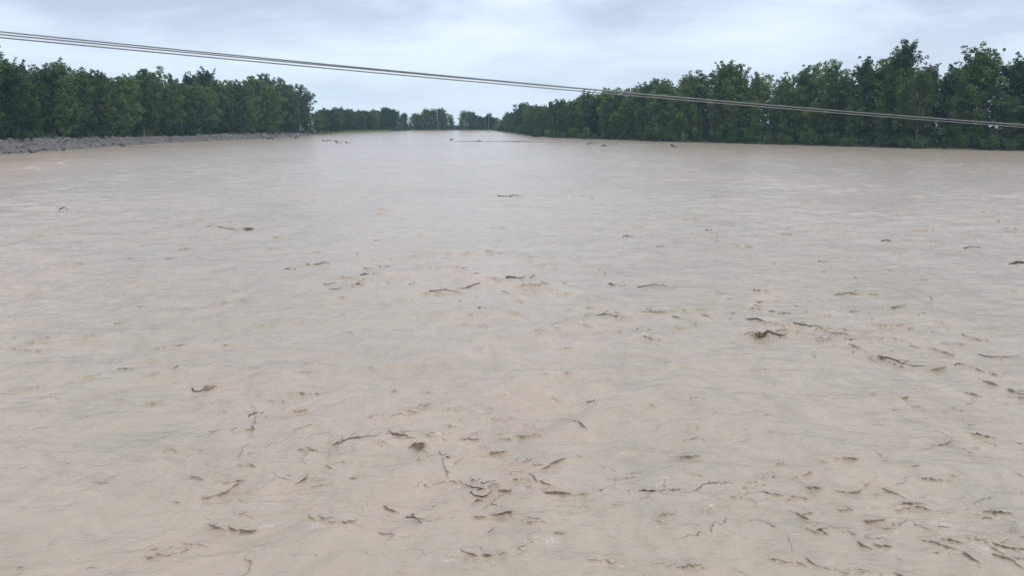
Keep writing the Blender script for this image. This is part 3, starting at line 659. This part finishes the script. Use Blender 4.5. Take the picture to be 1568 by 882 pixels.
singles = [  # px, py, length in px, angle, radius, forks, material, label
 (345, 349, 75, -14, .06, 1, 'drift_tan', 'long tan stick trailing from a brown root ball'),
 (487, 404, 34, 4, .07, 1, 'drift', 'short dark stick floating near a small brown chunk'),
 (445, 412, 16, 12, .08, 0, 'drift', 'small brown chunk of bark afloat by the short dark stick'),
 (550, 437, 26, -20, .05, 3, 'drift', 'forked black twig drifting below a crossed twig'),
 (566, 421, 30, -10, .045, 4, 'drift', 'crossed many-armed twig drifting in midstream'),
 (682, 446, 50, -14, .045, 1, 'drift', 'thin straight dark stick beside a slanting rope-like stem'),
 (726, 437, 56, 35, .045, 2, 'drift', 'slanting rope-like stem that points at a dark log'),
 (797, 425, 44, 12, .10, 1, 'drift', 'thick short dark log with a raised end in midstream'),
 (742, 474, 30, -8, .05, 1, 'drift', 'dark stick lying low in the water below the thick short log'),
 (945, 437, 26, 0, .08, 1, 'drift', 'stubby dark log with a white fleck of foam under it'),
 (1010, 439, 70, -3, .035, 2, 'drift', 'very thin long twig floating next to a stubby log'),
 (925, 485, 70, -14, .05, 3, 'drift', 'bent branch with several side twigs near a foamy clump'),
 (1010, 477, 50, -4, .035, 1, 'drift', 'faint slender twig floating above the bent branch'),
 (1170, 494, 62, -32, .06, 2, 'drift', 'dark bough slanting just behind the large brown debris clump'),
 (1255, 505, 90, -40, .05, 3, 'drift', 'long sweeping branch trailing away from the large debris clump'),
 (1372, 474, 62, 25, .06, 3, 'drift_tan', 'forked tan driftwood with arms held above the water'),
 (1298, 451, 46, -4, .06, 1, 'drift_tan', 'tan half-sunk log with a tapering tail'),
 (1385, 556, 60, -38, .05, 3, 'drift', 'slanting dark branch in broken water'),
 (1558, 403, 32, -3, .10, 2, 'drift', 'heavy dark log by the choppy side current'),
 (1490, 379, 34, 10, .06, 2, 'drift', 'small twiggy stick in the choppy side current'),
 (310, 597, 34, 0, .05, 0, 'drift', 'dark stick-shaped stand-in for the shaded face of a wave'),  # no real stick: dark wood added where a wave face is in shade
 (392, 634, 32, 70, .03, 3, 'drift', 'upright-floating crooked twig pointing along the current'),
 (475, 698, 34, 60, .03, 1, 'drift_tan', 'small curved tan root sticking out of the water'),
 (560, 672, 100, 42, .022, 3, 'drift', 'long thin branch forming the near side of a debris arc'),
 (618, 672, 60, -50, .03, 4, 'drift_tan', 'brown twiggy branch forming the end of a debris arc'),
 (635, 797, 34, -40, .03, 1, 'drift', 'short black stick in smooth nearby water'),
 (748, 738, 26, -5, .022, 0, 'drift', 'little dark stick with white foam in front'),
 (685, 705, 30, -70, .022, 4, 'drift', 'tangle of fine twigs right of the debris arc'),
 (1095, 744, 80, 25, .014, 1, 'drift', 'long hair-thin stem curving over calm water'),
 (980, 751, 40, -10, .014, 1, 'drift', 'thin short stem lying on calm water'),
 (1530, 545, 60, -18, .03, 2, 'drift', 'thin dark branch among ripples by the side current'),
 (800, 706, 36, 30, .02, 2, 'drift', 'thin broken twig floating apart on the smooth brown boil'),
]
seenl = set()
for i, (px, py, lp, ang, r, fk, mt, lb) in enumerate(singles):
    ln = lp * mpp(py)
    place('driftwood', drift_mesh('driftwood', 100 + i, ln, min(r * .62, ln * .06), fk + 1, .26, mt), px, py, ang + random.uniform(-6, 6), .0, lb)
# clumps of brush: sticks, roots and leaves caught together
def clump(px, py, wpx, label, seed, mats=('drift_tan', 'drift')):
    w = wpx * mpp(py); g = random.Random(seed); e = obj('brush_clump', None); e.location = ground(px, py, 0)
    for nm, mt, k in (('sticks', mats[1], 9), ('roots', mats[0], 14)):
        mb = MB()
        for _ in range(k):
            a = g.uniform(0, 6.28); c = Vector((g.gauss(0, .22) * w, g.gauss(0, .22) * w, g.uniform(.0, .12) * w)); d = Vector((math.cos(a), math.sin(a), g.uniform(-.1, .5))) * w * g.uniform(.12, .34)
            mb.tube([c - d, c + Vector((0, 0, .03 * w)), c + d], [.012 * w, .026 * w, .008 * w], 5)
        obj(nm, mb.mesh(nm, M[mt], True), e)
    mb = MB(); rn = np.random.default_rng(seed); n = 90
    mb.leaves(np.stack([rn.normal(0, .25 * w, n), rn.normal(0, .2 * w, n), rn.uniform(.01, .14 * w, n)], 1), .10 * w, .8, rn); obj('leaf_litter', mb.mesh('leaf_litter', M[mats[0]]), e)
    tag(e, label, 'debris')
clump(380, 351, 16, 'brown root ball afloat at the end of a long tan stick', 201)
clump(1163, 514, 30, 'largest brown clump of tangled brush drifting in the river', 202)
clump(888, 499, 16, 'foamy little clump of twigs near the bent branch', 203)
clump(640, 684, 26, 'tan heap of roots at the tip of the debris arc', 204, ('drift_tan', 'drift_tan'))
clump(1350, 548, 14, 'small brush clump among broken ripples', 205)
clump(1562, 402, 14, 'dark brush caught on the heavy log', 206)
place('driftwood', drift_mesh('driftwood', 190, 34 * mpp(510), .06, 1, .1, 'drift'), 1187, 511, 8, .06, 'dark log resting against the largest clump of brush')
# many small look-alike twigs: part flotsam, part added for the shade of wavelet fronts
TW = [drift_mesh('twig', 300 + i, 1.0, .035, i % 4, .3, 'drift', .03) for i in range(8)]
tw_sp = [(600, 680, 120, 40, 9), (680, 725, 50, 40, 6), (380, 670, 40, 60, 5), (560, 430, 90, 25, 7), (730, 448, 90, 20, 9), (950, 480, 90, 22, 9), (1160, 485, 80, 22, 9), (1350, 475, 110, 25, 10),
         (1440, 550, 90, 40, 10), (1460, 770, 100, 40, 9), (1250, 420, 160, 40, 9), (820, 350, 200, 50, 7), (180, 540, 120, 40, 5), (1050, 370, 80, 20, 5), (250, 400, 100, 30, 5)]
g = random.Random(77)
for cx, cy, sx, sy, n in tw_sp:
    for _ in range(n):
        py = min(860, max(300, g.gauss(cy, sy))); px = g.gauss(cx, sx * .75); ln = 7 + 17 * g.random() ** 2
        ln *= mpp(py)
        place('twig', TW[g.randrange(8)], px, py, g.gauss(-(px - 784) * .03, 34), .0, 'small dark twig on the open brown water, also standing in for wavelet shade', 'twig', 'twigs adrift on the river', ln)
# dark logs and lumps along the shore and bars, one standing in for shade
shore = [(51, 231, 2.6, .32, 'thick black log stranded at the foot of the gravel embankment'), (88, 226.5, 1.8, .2, 'dark stump stranded beside a white stone on the embankment'), (99, 227.8, 1.2, .25, 'short black lump of wood at the embankment water line'),
         (193, 221.5, 4.2, .28, 'long dark log shape standing in for the shaded hollow at the embankment edge'), (418, 211.4, 5.0, .3, 'dark log lying under the tip of the gravel embankment'), (455, 209.3, 2.4, .35, 'black stump on the tip of the gravel embankment'),  # first entry is dark wood in place of an overhang hollow's shade
         (692, 213.6, 1.6, .3, 'black stump standing alone off the end of the mud bar'), (733, 216.0, 1.8, .25, 'dark log on the thin end of the mud bar'), (905, 220.0, 2.6, .25, 'dark log on the broad middle of the mud bar'),
         (926, 223.4, 1.8, .25, 'black chunk of wood just below the mud bar'), (1033, 224.6, 2.0, .28, 'black stump in open water past the end of the mud bar'), (518, 218.4, 2.6, .22, 'dark log aground off the embankment tip'), (533, 218.2, 2.2, .2, 'black stick aground off the reed point'),
         (98, 318, .9, .05, 'lone dark stick drifting off the gravel embankment'), (500, 215.2, 3.0, .2, 'brown log aground on the little bar off the embankment tip')]
for i, (px, py, ln, r, lb) in enumerate(shore):
    place('driftwood', drift_mesh('driftwood', 400 + i, ln, r * (1.25 if px < 480 else 1), 2, .12, 'drift', .08), px, py + (1.6 if px < 480 else 0), random.uniform(-14, 14) + (75 if px < 60 else 0), .15, lb)
ic, it = icosa()
for i, (px, py, s, z, lb) in enumerate([(84, 227.5, .42, .25, 'white stone at the foot of the gravel embankment'), (414, 205.6, .8, 1.0, 'white stone on the embankment crest, tallest of a row'), (422, 205.4, .62, 1.0, 'white stone in the middle of a row on the embankment crest'), (431, 205.0, .66, 1.0, 'white stone nearest the embankment tip in a row')]):
    mb = MB(); gg = np.random.default_rng(500 + i); mb.add(ic * gg.uniform(.75, 1.2, ic.shape) * (s, s, s * .8), t=it); p = ground(px, py, z)
    o = obj('stone', mb.mesh('stone', M['white_stone'])); o.location = p; tag(o, lb, 'stone')

# ------------------------------------------------------------------ overhead cables and the poles that carry them
A0, A1 = Vector((-10.2, 16.0)), Vector((20.5, 32.5)); AD = (A1 - A0).normalized()
def wire_points(ctrl):
    S, Z = [], []
    for px, py in ctrl:
        d = ray(px, py)                                   # meet the vertical plane that holds the cables
        den = d.x * AD.y - d.y * AD.x; t = (A0.x * AD.y - A0.y * AD.x) / den
        P_ = Vector((d.x * t, d.y * t)); S.append((P_ - A0).dot(AD)); Z.append(CAM_H + d.z * t)
    return np.polyfit(S, Z, 2)
S0, S1 = -128.0, 250.0
ctr = [[(0, 48.5), (400, 86.5), (780, 126), (1168, 158.8), (1568, 190.5)], [(0, 53.2), (400, 88.2), (780, 127), (1168, 159.3), (1568, 191)], [(0, 57), (400, 93.6), (780, 131), (1168, 162.3), (1568, 194.5)]]
fits = [wire_points(c) for c in ctr]
names = ['topmost grey cable of the three strung across the river', 'middle grey cable of the three strung across the river', 'lowest grey cable of the three strung across the river']
for f, lb in zip(fits, names):
    mb = MB(); pts = []
    for s in np.linspace(S0, S1, 130):
        xy = A0 + AD * float(s); pts.append((xy.x, xy.y, float(np.polyval(f, s))))
    mb.tube(pts, [.0135] * len(pts), 6); o = obj('overhead_cable', mb.mesh('overhead_cable', M['wire'], True)); tag(o, lb, 'cable')

def pole(s, zs, z0, label):
    xy = A0 + AD * s; e = obj('utility_pole', None); e.location = (xy.x, xy.y, z0); e.rotation_euler.z = math.atan2(AD.y, AD.x); H_ = max(zs) - z0 + .8
    mb = MB(); mb.tube([(0.28, 0, -1), (.28, 0, H_ * .5), (.28, 0, H_)], [.24, .19, .13], 10); obj('shaft', mb.mesh('shaft', M['concrete'], True), e)
    for z in zs:
        mb = MB(); mb.tube([(.28, -.5, z - z0 - .22), (.28, .5, z - z0 - .22)], [.05, .05], 6); obj('crossarm', mb.mesh('crossarm', M['concrete']), e)
        mb = MB(); mb.tube([(.28, 0, z - z0 - .2), (.14, 0, z - z0 - .08), (0, 0, z - z0 + .03)], [.05, .07, .03], 8); obj('insulator', mb.mesh('insulator', M['ceramic'], True), e)
    tag(e, label, 'pole')
pole(S0, [float(np.polyval(f, S0)) for f in fits], 1.0, 'tall concrete pole carrying the cables on the embankment side')
pole(S1, [float(np.polyval(f, S1)) for f in fits], .5, 'concrete pole carrying the cables on the wooded bank')

# ------------------------------------------------------------------ haze
hb = 990
hv = [(-hb, -hb, -3.3), (hb, -hb, -3.3), (hb, hb, -3.3), (-hb, hb, -3.3), (-hb, -hb, 48), (hb, -hb, 48), (hb, hb, 48), (-hb, hb, 48)]
hm = bpy.data.materials.new('haze'); hm.use_nodes = True; hn = hm.node_tree; hn.nodes.clear()
ho = hn.nodes.new('ShaderNodeOutputMaterial'); pv = hn.nodes.new('ShaderNodeVolumePrincipled')
pv.inputs['Color'].default_value = (0.58, 0.84, 1.0, 1); pv.inputs['Density'].default_value = 0.00021; pv.inputs['Anisotropy'].default_value = 0.0
hn.links.new(pv.outputs[0], ho.inputs['Volume'])
tag(obj('haze', mesh_np('haze', hv, [(3, 2, 1, 0), (4, 5, 6, 7), (0, 1, 5, 4), (1, 2, 6, 5), (2, 3, 7, 6), (3, 0, 4, 7)], hm)), kind='stuff')
